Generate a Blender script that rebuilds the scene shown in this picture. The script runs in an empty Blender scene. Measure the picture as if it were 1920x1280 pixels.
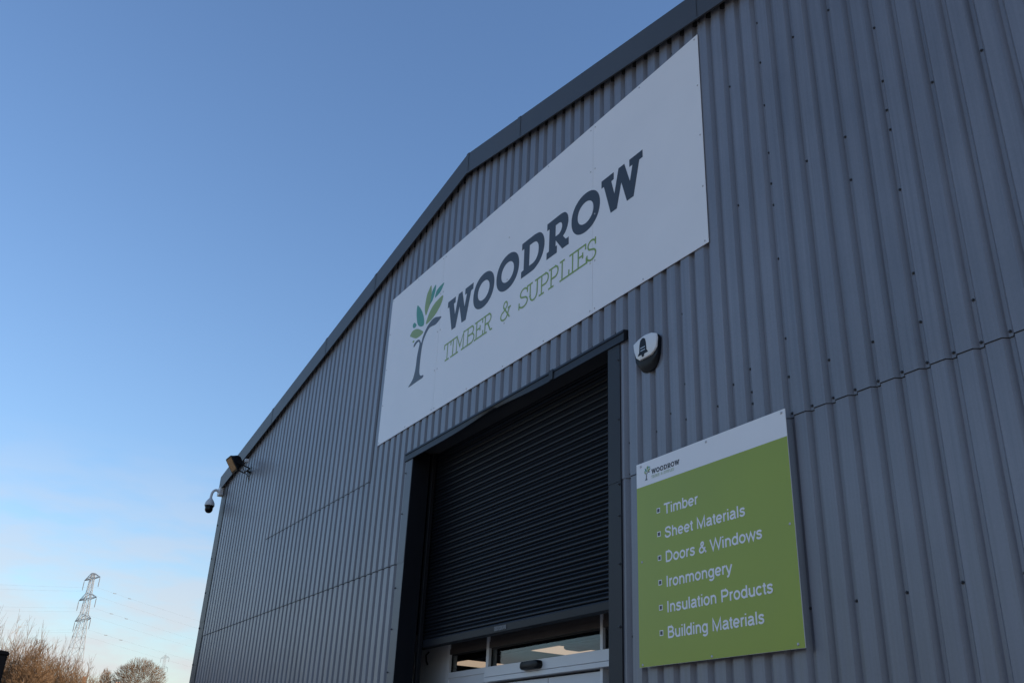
import bpy, bmesh, math, random
from mathutils import Vector, Matrix
random.seed(7)
R = math.radians
sc = bpy.context.scene
C = sc.collection
H = 1.6                       # eye height: heights measured from the eye get +H

# ------------------------------------------------------------------ camera
cd = bpy.data.cameras.new('camera'); cam = bpy.data.objects.new('camera', cd); C.objects.link(cam)
cam.matrix_world = Matrix(((0.529006, 0.0411321, -(-0.77608118), 0), (0, 0, 0, 0), (0, 0, 0, 0), (0, 0, 0, 1)))
cx = Vector((0.529006, 0.84762067, 0.0411321)); cy = Vector((0.34329384, -0.25807525, 0.90307613)); cz = cx.cross(cy).normalized()
cam.matrix_world = Matrix(((cx.x, cy.x, cz.x, 0), (cx.y, cy.y, cz.y, 0), (cx.z, cy.z, cz.z, H), (0, 0, 0, 1)))
cd.sensor_fit = 'HORIZONTAL'; cd.sensor_width = 36; cd.lens = 36 * 1779.6 / 1920
cd.clip_start = 0.05; cd.clip_end = 20000
sc.camera = cam

# ------------------------------------------------------------------ world, sun, exposure
SUN_AZ, SUN_EL = R(36), R(20)         # azimuth from +X towards +Y
w = bpy.data.worlds.new('World'); sc.world = w; w.use_nodes = True
nt = w.node_tree; nt.nodes.clear()
wo = nt.nodes.new('ShaderNodeOutputWorld'); bg = nt.nodes.new('ShaderNodeBackground'); bg.inputs[1].default_value = 0.15
sky = nt.nodes.new('ShaderNodeTexSky'); sky.sky_type = 'NISHITA'; sky.sun_disc = False
sky.sun_elevation = SUN_EL; sky.sun_rotation = R(90) - SUN_AZ
sky.altitude = 0; sky.air_density = 1.5; sky.dust_density = 0.4; sky.ozone_density = 3.6
# soft, thin cloud low over the horizon
tc = nt.nodes.new('ShaderNodeTexCoord'); mp = nt.nodes.new('ShaderNodeMapping'); mp.inputs['Scale'].default_value = (4.0, 4.0, 15.0)
mp.inputs['Location'].default_value = (0.35, 0.2, 0.1)
nz = nt.nodes.new('ShaderNodeTexNoise'); nz.inputs['Scale'].default_value = 2.6; nz.inputs['Detail'].default_value = 5; nz.inputs['Roughness'].default_value = 0.5
rp = nt.nodes.new('ShaderNodeValToRGB'); rp.color_ramp.elements[0].position = 0.36; rp.color_ramp.elements[1].position = 0.60
sp = nt.nodes.new('ShaderNodeSeparateXYZ')
mr = nt.nodes.new('ShaderNodeMapRange'); mr.inputs['From Min'].default_value = 0.30; mr.inputs['From Max'].default_value = 0.06; mr.inputs['To Min'].default_value = 0; mr.inputs['To Max'].default_value = 0.8
mu = nt.nodes.new('ShaderNodeMath'); mu.operation = 'MULTIPLY'
mx = nt.nodes.new('ShaderNodeMix'); mx.data_type = 'RGBA'; mx.inputs['B'].default_value = (3.95, 3.72, 3.86, 1)
L = nt.links.new
L(tc.outputs['Generated'], mp.inputs['Vector']); L(mp.outputs['Vector'], nz.inputs['Vector']); L(nz.outputs['Fac'], rp.inputs['Fac'])
L(tc.outputs['Generated'], sp.inputs[0]); L(sp.outputs['Z'], mr.inputs['Value'])
L(rp.outputs['Color'], mu.inputs[0]); L(mr.outputs['Result'], mu.inputs[1]); L(mu.outputs[0], mx.inputs['Factor'])
gm = nt.nodes.new('ShaderNodeGamma'); gm.inputs['Gamma'].default_value = 1.0
tn = nt.nodes.new('ShaderNodeMix'); tn.data_type = 'RGBA'; tn.blend_type = 'MULTIPLY'; tn.inputs['Factor'].default_value = 1.0; tn.inputs['B'].default_value = (0.825, 0.878, 1.045, 1)
L(sky.outputs['Color'], gm.inputs['Color']); L(gm.outputs[0], tn.inputs['A']); L(tn.outputs['Result'], mx.inputs['A']); L(mx.outputs['Result'], bg.inputs['Color']); L(bg.outputs[0], wo.inputs[0])

sl = bpy.data.lights.new('sun', 'SUN'); sl.energy = 5.0; sl.angle = R(0.53); sl.color = (1.0, 0.86, 0.68)
so = bpy.data.objects.new('sun', sl); C.objects.link(so)
sd = Vector((math.cos(SUN_EL) * math.cos(SUN_AZ), math.cos(SUN_EL) * math.sin(SUN_AZ), math.sin(SUN_EL)))
so.rotation_euler = sd.to_track_quat('Z', 'Y').to_euler(); so.location = (30, 20, 40)

sc.view_settings.view_transform = 'Standard'; sc.view_settings.look = 'None'
sc.view_settings.exposure = 0.32; sc.view_settings.gamma = 1.0

# ------------------------------------------------------------------ helpers
def tag(o, label=None, cat=None, group=None, kind=None):
    if label: o['label'] = label
    if cat: o['category'] = cat
    if group: o['group'] = group
    if kind: o['kind'] = kind
    return o

def empty(name, loc=(0, 0, 0)):
    o = bpy.data.objects.new(name, None); C.objects.link(o); o.location = loc; o.empty_display_size = 0.2
    return o

class MB:
    """collects faces in world coordinates; build() links them as one mesh object"""
    def __init__(s): s.v = []; s.f = []
    def face(s, pts):
        i = len(s.v); s.v += [tuple(p) for p in pts]; s.f.append(tuple(range(i, i + len(pts)))); return s
    def box(s, x0, x1, y0, y1, z0, z1):
        i = len(s.v)
        s.v += [(x0, y0, z0), (x1, y0, z0), (x1, y1, z0), (x0, y1, z0), (x0, y0, z1), (x1, y0, z1), (x1, y1, z1), (x0, y1, z1)]
        s.f += [tuple(i + k for k in q) for q in ((3, 2, 1, 0), (4, 5, 6, 7), (0, 1, 5, 4), (1, 2, 6, 5), (2, 3, 7, 6), (3, 0, 4, 7))]
        return s
    def loft(s, loops, cap=True):
        n = len(loops[0]); b = len(s.v)
        for lp in loops: s.v += [tuple(p) for p in lp]
        for k in range(len(loops) - 1):
            for j in range(n):
                a = b + k * n + j; c = b + k * n + (j + 1) % n
                s.f.append((a, c, c + n, a + n))
        if cap:
            s.f.append(tuple(b + j for j in reversed(range(n)))); e = b + (len(loops) - 1) * n
            s.f.append(tuple(e + j for j in range(n)))
        return s
    def prism(s, poly, axis, a, b):
        """2-D polygon extruded along an axis from a to b"""
        def P(p, t):
            return (t, p[0], p[1]) if axis == 'x' else (p[0], t, p[1]) if axis == 'y' else (p[0], p[1], t)
        return s.loft([[P(p, a) for p in poly], [P(p, b) for p in poly]])
    def tube(s, pts, r, n=8, r1=None, cap=True):
        pts = [Vector(p) for p in pts]; m = len(pts); loops = []
        ref = None
        for k, p in enumerate(pts):
            d = (pts[min(k + 1, m - 1)] - pts[max(k - 1, 0)]).normalized()
            if ref is None: ref = d.orthogonal().normalized()
            else:
                ref = (ref - d * ref.dot(d))
                ref = ref.normalized() if ref.length > 1e-6 else d.orthogonal().normalized()
            q = d.cross(ref)
            rr = r if r1 is None else r + (r1 - r) * k / (m - 1)
            loops.append([p + (ref * math.cos(t * 2 * math.pi / n) + q * math.sin(t * 2 * math.pi / n)) * rr for t in range(n)])
        return s.loft(loops, cap)
    def lathe(s, c, prof, n=24):
        """profile of (radius, z) about the vertical axis through c"""
        loops = [[(c[0] + r * math.cos(t * 2 * math.pi / n), c[1] + r * math.sin(t * 2 * math.pi / n), z) for t in range(n)] for r, z in prof]
        return s.loft(loops)
    def build(s, name, mat, parent=None, smooth=False, bevel=0, fix=True):
        me = bpy.data.meshes.new(name); 
        off = Vector((0, 0, 0))
        if parent is not None:
            q = parent
            while q is not None: off += q.location; q = q.parent
        me.from_pydata([tuple(Vector(p) - off) for p in s.v], [], s.f)
        if fix:
            bm = bmesh.new(); bm.from_mesh(me); bmesh.ops.remove_doubles(bm, verts=bm.verts, dist=1e-6)
            bmesh.ops.recalc_face_normals(bm, faces=bm.faces); bm.to_mesh(me); bm.free()
        me.materials.append(mat)
        o = bpy.data.objects.new(name, me); C.objects.link(o)
        if parent is not None: o.parent = parent
        if smooth:
            for p in me.polygons: p.use_smooth = True
            try: me.set_sharp_from_angle(angle=R(38))
            except Exception: pass
        if bevel:
            m = o.modifiers.new('bevel', 'BEVEL'); m.width = bevel; m.segments = 2; m.limit_method = 'ANGLE'; m.angle_limit = R(40)
        return o

def mat(name, col, rough=0.5, metal=0.0, spec=0.5, var=0.0, scale=3.0, stretch=(1, 1, 1), bump=0.0, rvar=0.0, emit=0.0, coat=0.0):
    m = bpy.data.materials.new(name); m.use_nodes = True; n = m.node_tree; b = n.nodes['Principled BSDF']
    b.inputs['Base Color'].default_value = (*col, 1); b.inputs['Roughness'].default_value = rough; b.inputs['Metallic'].default_value = metal
    b.inputs['Specular IOR Level'].default_value = spec; b.inputs['Coat Weight'].default_value = coat
    if emit: b.inputs['Emission Color'].default_value = (*col, 1); b.inputs['Emission Strength'].default_value = emit
    if var or bump or rvar:
        t = n.nodes.new('ShaderNodeTexCoord'); mpp = n.nodes.new('ShaderNodeMapping'); mpp.inputs['Scale'].default_value = stretch
        z = n.nodes.new('ShaderNodeTexNoise'); z.inputs['Scale'].default_value = scale; z.inputs['Detail'].default_value = 6; z.inputs['Roughness'].default_value = 0.6
        n.links.new(t.outputs['Object'], mpp.inputs[0]); n.links.new(mpp.outputs[0], z.inputs['Vector'])
        if var:
            r = n.nodes.new('ShaderNodeValToRGB'); e = r.color_ramp.elements
            e[0].position = 0.3; e[1].position = 0.72
            e[0].color = (*[c * (1 - var) for c in col], 1); e[1].color = (*[min(1, c * (1 + var)) for c in col], 1)
            n.links.new(z.outputs['Fac'], r.inputs[0]); n.links.new(r.outputs[0], b.inputs['Base Color'])
        if rvar:
            q = n.nodes.new('ShaderNodeMapRange'); q.inputs['To Min'].default_value = rough - rvar; q.inputs['To Max'].default_value = rough + rvar
            n.links.new(z.outputs['Fac'], q.inputs[0]); n.links.new(q.outputs[0], b.inputs['Roughness'])
        if bump:
            bp = n.nodes.new('ShaderNodeBump'); bp.inputs['Strength'].default_value = bump; bp.inputs['Distance'].default_value = 0.01
            n.links.new(z.outputs['Fac'], bp.inputs['Height']); n.links.new(bp.outputs[0], b.inputs['Normal'])
    return m

def cladding_mat(name, col):
    """plastic-coated steel: broad fade, fine vertical rain streaks, roughness that varies a little"""
    m = bpy.data.materials.new(name); m.use_nodes = True; n = m.node_tree; b = n.nodes['Principled BSDF']
    t = n.nodes.new('ShaderNodeTexCoord'); lk = n.links.new
    def noise(sc_, st, det):
        mp_ = n.nodes.new('ShaderNodeMapping'); mp_.inputs['Scale'].default_value = st
        z = n.nodes.new('ShaderNodeTexNoise'); z.inputs['Scale'].default_value = sc_; z.inputs['Detail'].default_value = det; z.inputs['Roughness'].default_value = 0.62
        lk(t.outputs['Object'], mp_.inputs[0]); lk(mp_.outputs[0], z.inputs['Vector']); return z.outputs['Fac']
    a = noise(0.55, (1, 1, 1), 4); s = noise(1.0, (26, 4, 0.55), 6); g = noise(60, (1, 1, 1), 4)
    def mr_(src, lo, hi, fm=0.3, fx=0.7):
        q = n.nodes.new('ShaderNodeMapRange'); q.inputs['From Min'].default_value = fm; q.inputs['From Max'].default_value = fx
        q.inputs['To Min'].default_value = lo; q.inputs['To Max'].default_value = hi; lk(src, q.inputs[0]); return q.outputs[0]
    def mul(x, y):
        q = n.nodes.new('ShaderNodeMath'); q.operation = 'MULTIPLY'; lk(x, q.inputs[0]); lk(y, q.inputs[1]); return q.outputs[0]
    sx = n.nodes.new('ShaderNodeSeparateXYZ'); lk(t.outputs['Object'], sx.inputs[0])
    fa = n.nodes.new('ShaderNodeMath'); fa.operation = 'ADD'; fa.inputs[1].default_value = -0.65; lk(sx.outputs['X'], fa.inputs[0])
    ff = n.nodes.new('ShaderNodeMath'); ff.operation = 'FLOOR'; lk(fa.outputs[0], ff.inputs[0])
    wn = n.nodes.new('ShaderNodeTexWhiteNoise'); wn.noise_dimensions = '1D'; lk(ff.outputs[0], wn.inputs['W'])
    st2 = noise(1.0, (60, 4, 0.30), 3)
    f = mul(mul(mr_(a, 0.84, 1.12), mr_(s, 0.84, 1.08)), mr_(g, 0.95, 1.05))
    f = mul(mul(f, mr_(wn.outputs['Value'], 0.95, 1.05, 0, 1)), mr_(st2, 0.90, 1.03, 0.25, 0.55))
    vm = n.nodes.new('ShaderNodeVectorMath'); vm.operation = 'SCALE'; vm.inputs[0].default_value = col; lk(f, vm.inputs['Scale'])
    lk(vm.outputs[0], b.inputs['Base Color']); lk(mr_(s, 0.29, 0.44), b.inputs['Roughness']); b.inputs['Specular IOR Level'].default_value = 0.68
    bp = n.nodes.new('ShaderNodeBump'); bp.inputs['Strength'].default_value = 0.12; bp.inputs['Distance'].default_value = 0.004
    lk(noise(2.2, (1, 1, 0.4), 3), bp.inputs['Height']); lk(bp.outputs[0], b.inputs['Normal'])
    return m

M = {}
M['clad'] = cladding_mat('grey_cladding', (0.178, 0.186, 0.218))
M['clad_patch'] = cladding_mat('grey_cladding_darker', (0.160, 0.172, 0.210))  # middle sheets, slightly darker and bluer than the rest
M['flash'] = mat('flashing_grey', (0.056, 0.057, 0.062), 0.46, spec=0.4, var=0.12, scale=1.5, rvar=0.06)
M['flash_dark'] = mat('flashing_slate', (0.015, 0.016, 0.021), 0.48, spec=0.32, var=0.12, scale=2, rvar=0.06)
M['flash_left'] = mat('flashing_painted_sheen', (0.075, 0.082, 0.098), 0.40, var=0.12, scale=2, rvar=0.06)  # left jamb front: sky reflection painted in as a lighter tone
M['bar'] = mat('shutter_bar', (0.011, 0.012, 0.016), 0.5, spec=0.28, var=0.15, scale=3)
M['reveal'] = mat('reveal_slate', (0.007, 0.008, 0.011), 0.55, spec=0.2, var=0.15, scale=2)
M['foam_shadow'] = mat('foam_and_lap_shadow', (0.01, 0.01, 0.011), 0.9)  # black foam; also colours the painted shadow line under the laps
M['bolt'] = mat('bolt_dark', (0.045, 0.047, 0.055), 0.5, var=0.2)
M['white'] = mat('sign_white', (0.84, 0.82, 0.82), 0.32, var=0.025, scale=1.3, rvar=0.06)
M['edge'] = mat('sign_edge', (0.55, 0.55, 0.56), 0.4, metal=0.6)
M['navy'] = mat('sign_charcoal', (0.026, 0.024, 0.026), 0.38)
M['trunkp'] = mat('sign_trunk', (0.052, 0.052, 0.060), 0.38)
M['lime'] = mat('sign_lime', (0.23, 0.34, 0.045), 0.36)
M['olive'] = mat('sign_olive', (0.24, 0.33, 0.06), 0.36)
M['teal'] = mat('sign_teal', (0.040, 0.27, 0.165), 0.36)
M['green'] = mat('sign_green', (0.305, 0.375, 0.018), 0.30, var=0.05, scale=1.2, rvar=0.05)
M['rivet'] = mat('rivet', (0.50, 0.50, 0.51), 0.4, metal=0.2)
M['shutter'] = mat('shutter_slate', (0.006, 0.0075, 0.011), 0.42, spec=0.26, var=0.12, scale=2, rvar=0.05)
M['pvc'] = mat('door_white', (0.72, 0.72, 0.72), 0.38, var=0.03, scale=2)
M['panelw'] = mat('panel_white', (0.66, 0.66, 0.66), 0.45, var=0.03, scale=2)
M['gasket'] = mat('gasket', (0.012, 0.012, 0.013), 0.6)
M['black'] = mat('black_plastic', (0.008, 0.008, 0.010), 0.45, spec=0.25, var=0.1)
M['head'] = mat('head_painted_shade', (0.075, 0.062, 0.056), 0.6, var=0.15, scale=2)  # white head of the screen, with the shade under the shutter in its colour
M['plate'] = mat('worn_plate', (0.10, 0.10, 0.11), 0.5, var=0.8, scale=60)
M['camw'] = mat('camera_white', (0.62, 0.62, 0.62), 0.4, var=0.03)
M['dome'] = mat('smoked_dome', (0.004, 0.004, 0.006), 0.12, spec=0.22)
M['alarmw'] = mat('alarm_white', (0.74, 0.75, 0.76), 0.28, var=0.02)
M['alarmd'] = mat('alarm_dark', (0.005, 0.006, 0.010), 0.45, spec=0.22)
M['lens'] = mat('flood_lens_reflection', (0.23, 0.13, 0.065), 0.25, var=0.2, scale=25, coat=0.5)  # amber stands for the warm horizon reflected, put into the colour
M['roof'] = mat('roof_sheet', (0.16, 0.165, 0.17), 0.5, var=0.1)
M['ceil'] = mat('ceiling_tile', (0.55, 0.56, 0.58), 0.8, var=0.04)
M['inside'] = mat('inside_dark', (0.06, 0.06, 0.062), 0.8, var=0.1)
M['carpet'] = mat('inside_floor', (0.08, 0.08, 0.085), 0.9, var=0.15)
M['ledw'] = mat('lit_panel', (1.0, 0.72, 0.52), 0.5, emit=0.62)
M['galv'] = mat('galvanised_steel', (0.27, 0.27, 0.28), 0.6, metal=0.2, var=0.12, scale=0.3)
M['wire'] = mat('conductor', (0.16, 0.16, 0.17), 0.6)
M['bark'] = mat('winter_bark', (0.075, 0.05, 0.033), 0.9, var=0.25, scale=1.5)
M['twig'] = mat('winter_twig', (0.150, 0.083, 0.038), 0.85, var=0.35, scale=0.9)
M['twigp'] = mat('pale_stem', (0.26, 0.170, 0.105), 0.85, var=0.3, scale=0.9)
M['brick'] = mat('chimney_brick', (0.30, 0.15, 0.085), 0.9, var=0.2, scale=4)
M['render'] = mat('house_render', (0.42, 0.34, 0.28), 0.9, var=0.1)
M['tile'] = mat('house_roof_tile', (0.24, 0.16, 0.13), 0.9, var=0.2, scale=3)
M['clay'] = mat('chimney_pot', (0.34, 0.17, 0.10), 0.85)
M['post'] = mat('post_paint', (0.018, 0.014, 0.013), 0.75, spec=0.15, var=0.2, scale=5)
M['asphalt'] = mat('yard_concrete', (0.30, 0.275, 0.25), 0.9, var=0.25, scale=4, bump=0.3)
M['grass'] = mat('winter_grass', (0.21, 0.17, 0.095), 0.95, var=0.35, scale=0.2)

def glass_mat():
    m = bpy.data.materials.new('window_glass'); m.use_nodes = True; n = m.node_tree; n.nodes.clear()
    o = n.nodes.new('ShaderNodeOutputMaterial'); g = n.nodes.new('ShaderNodeBsdfGlossy'); g.inputs['Roughness'].default_value = 0.02
    t = n.nodes.new('ShaderNodeBsdfTransparent'); t.inputs['Color'].default_value = (0.80, 0.82, 0.82, 1)
    f = n.nodes.new('ShaderNodeFresnel'); ge = n.nodes.new('ShaderNodeNewGeometry'); io = n.nodes.new('ShaderNodeMapRange'); io.inputs['To Min'].default_value = 1.45; io.inputs['To Max'].default_value = 1 / 1.45; n.links.new(ge.outputs['Backfacing'], io.inputs[0]); n.links.new(io.outputs[0], f.inputs['IOR']); mxs = n.nodes.new('ShaderNodeMixShader')
    n.links.new(f.outputs[0], mxs.inputs[0]); n.links.new(t.outputs[0], mxs.inputs[1]); n.links.new(g.outputs[0], mxs.inputs[2]); n.links.new(mxs.outputs[0], o.inputs[0])
    return m
M['glass'] = glass_mat()

# ------------------------------------------------------------------ ground
def ground_z(x, y):
    d = math.hypot(x, y)
    t = min(1, max(0, (d - 45) / 130.0)); s = t * t * (3 - 2 * t)
    side = min(1, max(0, (-x - 20) / 60.0))
    u = min(1, max(0, (-y - 24) / 26.0)); added_bank = 9.0 * u * u * (3 - 2 * u) * min(1, max(0, (x + 60) / 40.0))  # unseen bank added behind the camera to cut horizon sky and bounce sun
    return max(7.0 * s * side, added_bank)
g = MB(); rad = [0, 6, 12, 20, 30, 45, 60, 80, 100, 125, 150, 180, 220, 300, 500, 900, 1600, 3000, 6000]; NA = 96
for i in range(len(rad) - 1):
    for k in range(NA):
        a0, a1 = 2 * math.pi * k / NA, 2 * math.pi * (k + 1) / NA
        q = [(rad[i] * math.cos(a0), rad[i] * math.sin(a0)), (rad[i + 1] * math.cos(a0), rad[i + 1] * math.sin(a0)),
             (rad[i + 1] * math.cos(a1), rad[i + 1] * math.sin(a1)), (rad[i] * math.cos(a1), rad[i] * math.sin(a1))]
        if i == 0: q = q[1:3] + [q[0]]
        g.face([(x, y, ground_z(x, y)) for x, y in q])
tag(g.build('ground', M['grass']), kind='structure')
y_ = MB(); y_.box(-27, 30, -24, 34, -0.2, 0.006); tag(y_.build('yard', M['asphalt']), kind='structure')

# ------------------------------------------------------------------ warehouse
YF = 4.463                      # plane of the outer crowns of the front cladding
XL, XR, XA = -17.93, 0.62, -8.63
ZA, SL = 6.86 + H, 0.2           # roofline at the apex, slope
BACK = 30.0
def roofz(x): return ZA - (SL if x < XA else SL - 0.010) * abs(x - XA)
OPL, OPR, OPZ = -9.55, -5.85, 3.47 + H      # shutter opening
wh = empty('warehouse', (-8.6, YF, 0))
tag(wh, 'large gabled industrial unit clad in grey vertical ribbed metal sheets', 'building')

PITCH = 1 / 6.0; X0 = -3.916; DEP = 0.031
def profile(xa, xb):
    """x, depth pairs of the ribbed profile between xa and xb"""
    pts = []
    k0 = math.floor((xa - X0) / PITCH) - 1; k1 = math.ceil((xb - X0) / PITCH) + 1
    for k in range(k0, k1):
        x = X0 + k * PITCH
        pts += [(x, 0), (x + 0.003, -0.0), (x + 0.094, 0), (x + 0.097, 0.002), (x + 0.1195, DEP - 0.001), (x + 0.1215, DEP), (x + 0.1425, DEP), (x + 0.1445, DEP - 0.001), (x + PITCH - 0.001, 0.001)]
    out = [p for p in pts if xa < p[0] < xb]
    def at(x):
        for a, b in zip(pts, pts[1:]):
            if a[0] <= x <= b[0]: return a[1] + (b[1] - a[1]) * (x - a[0]) / max(1e-9, b[0] - a[0])
    return [(xa, at(xa))] + out + [(xb, at(xb))]

def sheet(m, xa, xb, zlo, zhi, proud=0.0, lip=True):
    """ribbed sheet from zlo(x) to zhi(x); its lower edge gets the thickness of the lap"""
    pr = profile(xa, xb)
    for (xa_, d0), (xb_, d1) in zip(pr, pr[1:]):
        if xb_ - xa_ < 1e-6: continue
        ya, yb = YF + d0 - proud, YF + d1 - proud
        la, lb, ha, hb = zlo(xa_), zlo(xb_), zhi(xa_), zhi(xb_)
        m.face([(xa_, ya, la), (xb_, yb, lb), (xb_, yb, hb), (xa_, ya, ha)])
        if lip: m.face([(xa_, ya, la), (xa_, ya + 0.006, la), (xb_, yb + 0.006, lb), (xb_, yb, lb)])
def roofw(x): return roofz(x) + 0.07
LAP = 2.243 + H
def const(z): return lambda x: z
lower = MB()
sheet(lower, XL + 0.02, OPL - 0.02, const(0.05), const(LAP + 0.05), 0, False)
sheet(lower, OPR + 0.02, XR - 0.02, const(0.05), const(LAP + 0.05), 0, False)
lower.build('lower_cladding', M['clad'], wh)
upper = MB()
LP2 = 3.43 + H
PXA, PXB = X0 + PITCH * -65, X0 + PITCH * -41        # sheets that stop at a second, higher lap
sheet(upper, XL + 0.02, PXA, const(LAP), roofw, 0.006)
sheet(upper, PXA, PXB, const(LP2), roofw, 0.011)
sheet(upper, PXB, OPL - 0.02, const(LAP), roofw, 0.006)
sheet(upper, OPL - 0.02, OPR + 0.02, const(OPZ), roofw, 0.006)
sheet(upper, OPR + 0.02, XR - 0.02, const(LAP), roofw, 0.006)
upper.build('upper_cladding', M['clad'], wh)
patch = MB(); sheet(patch, PXA, PXB, const(LAP), const(LP2 + 0.06), 0.006)
patch.build('middle_cladding', M['clad_patch'], wh)

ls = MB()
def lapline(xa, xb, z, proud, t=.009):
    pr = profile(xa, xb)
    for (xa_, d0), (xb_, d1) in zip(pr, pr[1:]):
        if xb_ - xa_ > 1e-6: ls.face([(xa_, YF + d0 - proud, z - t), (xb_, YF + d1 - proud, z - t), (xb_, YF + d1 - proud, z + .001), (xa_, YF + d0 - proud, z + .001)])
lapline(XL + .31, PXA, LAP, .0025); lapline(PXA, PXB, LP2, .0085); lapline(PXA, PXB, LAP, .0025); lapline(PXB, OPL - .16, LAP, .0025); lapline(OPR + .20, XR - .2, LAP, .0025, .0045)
ls.build('lap_shadow_line', M['foam_shadow'], wh, fix=False)  # dark strips painted under the laps as their shadow line
# other walls and roof
sd_ = MB(); 
sd_.face([(XL, YF + 0.05, 0), (XL, BACK, 0), (XL, BACK, roofz(XL)), (XL, YF + 0.05, roofz(XL))])
sd_.build('side_wall', M['clad'], wh)
s2_ = MB(); s2_.face([(XR, YF + 0.05, 0), (XR, BACK, 0), (XR, BACK, roofz(XR)), (XR, YF + 0.05, roofz(XR))]); s2_.build('side_wall', M['clad'], wh)
rw = MB(); rw.face([(XL, BACK, 0), (XR, BACK, 0), (XR, BACK, roofz(XR)), (XA, BACK, ZA), (XL, BACK, roofz(XL))]); rw.build('rear_wall', M['clad'], wh)
for s, xe in ((-1, XL - 0.12), (1, XR + 0.12)):
    rf = MB(); rf.prism([(XA, ZA + 0.02), (xe, roofz(xe) + 0.02), (xe, roofz(xe) + 0.12), (XA, ZA + 0.12)], 'y', YF + 0.02, BACK + 0.1)
    rf.build('roof', M['roof'], wh)

# barge flashing along the two verges, in lengths with butt straps
YB = YF - 0.065
def barge(x0, x1, name='barge_flashing'):
    m = MB(); zt = lambda x: roofz(x) + 0.255; zb = lambda x: roofz(x) - 0.03
    def strip(f): m.face([(x, y, z) for x, y, z in f])
    for (ya, za), (yb, zb_) in zip([(YF + 0.25, 0.235), (YB, 0.255), (YB, -0.03), (YB - 0.007, -0.033), (YB - 0.007, -0.047), (YB + 0.012, -0.047)], [(YB, 0.255), (YB, -0.03), (YB - 0.007, -0.033), (YB - 0.007, -0.047), (YB + 0.012, -0.047), (YB + 0.012, 0.0)]):
        strip([(x0, ya, roofz(x0) + za), (x1, ya, roofz(x1) + za), (x1, yb, roofz(x1) + zb_), (x0, yb, roofz(x0) + zb_)])
    strip([(x0, YB, roofz(x0) + 0.255), (x0, YB, roofz(x0) - 0.05), (x0, YF + 0.2, roofz(x0) - 0.05), (x0, YF + 0.2, roofz(x0) + 0.235)])
    return m.build(name, M['flash'], wh)
seams_l = [XA, -11.25, -13.0, -15.3, XL - 0.13]; seams_r = [XA, -7.42, -4.55, -1.6, XR + 0.13]
for ss in (seams_l, seams_r):
    for a, b in zip(ss, ss[1:]): barge(min(a, b) + 0.002, max(a, b) - 0.002)
for x in seams_l[1:-1] + seams_r[1:-1] + [XA]:
    m = MB(); h = 0.03
    for xa_, xb_ in ((x - h, x), (x, x + h)):
        m.face([(xa_, YB - 0.004, roofz(xa_) + 0.259), (xb_, YB - 0.004, roofz(xb_) + 0.259), (xb_, YB - 0.004, roofz(xb_) - 0.03), (xa_, YB - 0.004, roofz(xa_) - 0.03)])
        m.face([(xa_, YB - 0.004, roofz(xa_) + 0.259), (xa_, YF + 0.2, roofz(xa_) + 0.241), (xb_, YF + 0.2, roofz(xb_) + 0.241), (xb_, YB - 0.004, roofz(xb_) + 0.259)])
    m.build('butt_strap', M['flash'], wh)
# dark foam closers behind the verge flashing, in the troughs
fl = MB(); fl.prism([(XL + 0.05, roofz(XL + 0.05) - 0.03), (XA, ZA - 0.03), (XR - 0.05, roofz(XR - 0.05) - 0.03), (XR - 0.05, roofz(XR - 0.05) + 0.06), (XA, ZA + 0.06), (XL + 0.05, roofz(XL + 0.05) + 0.06)], 'y', YF + 0.001, YF + DEP + 0.02)
fl.build('foam_closer', M['foam_shadow'], wh)
# gutter end and corner flashing at the left
gu = MB(); gu.prism([(XL - 0.20, roofz(XL) - 0.13), (XL - 0.02, roofz(XL) - 0.16), (XL - 0.02, roofz(XL) + 0.04), (XL - 0.23, roofz(XL) + 0.05)], 'y', YF - 0.03, BACK)
gu.build('gutter', M['flash'], wh)
cf = MB()
for z0, z1, o in ((0, LAP + 0.25, 0.0), (LAP + 0.25, roofz(XL) + 0.0, 0.003)):
    cf.face([(XL - o, YF + 0.3, z0), (XL - o, YF - 0.012 - o, z0), (XL - o, YF - 0.012 - o, z1), (XL - o, YF + 0.3, z1)])
    cf.face([(XL - o, YF - 0.012 - o, z0), (XL + 0.30, YF - 0.012 - o, z0), (XL + 0.30, YF - 0.012 - o, z1 + 0.0), (XL - o, YF - 0.012 - o, z1)])
    cf.face([(XL + 0.30, YF - 0.012 - o, z0), (XL + 0.315, YF + 0.03, z0), (XL + 0.315, YF + 0.03, z1), (XL + 0.30, YF - 0.012 - o, z1)])
cf.build('corner_flashing', M['flash'], wh)
cf = MB(); cf.box(XR - 0.2, XR + 0.01, YF - 0.012, YF + 0.2, 0, roofz(XR)); cf.build('corner_flashing', M['flash'], wh)

# --- door opening: jambs, reveals, lintel
def jamb(xin, xout, sgn):
    m = MB(); yf = YF - 0.014
    for z0, z1, o in ((0, LAP - 0.015, 0.0), (LAP - 0.015, OPZ - 0.02, 0.003)):
        y = yf - o
        m.face([(xin, y, z0), (xout, y, z0), (xout, y, z1), (xin, y, z1)])                                    # front leaf
        m.face([(xout, y, z0), (xout, y + 0.012, z0), (xout + sgn * 0.045, YF + 0.033, z0), (xout + sgn * 0.045, YF + 0.033, z1), (xout, y + 0.012, z1), (xout, y, z1)])
        m.face([(xin - sgn * o, y, z0), (xin - sgn * o, YF + 0.20, z0), (xin - sgn * o, YF + 0.20, z1), (xin - sgn * o, y, z1)])   # reveal leaf
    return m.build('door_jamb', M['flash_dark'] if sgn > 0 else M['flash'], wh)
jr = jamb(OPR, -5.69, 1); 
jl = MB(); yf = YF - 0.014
jm = jamb(OPL, -9.715, -1); jm.data.materials[0] = M['flash_left']
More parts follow.
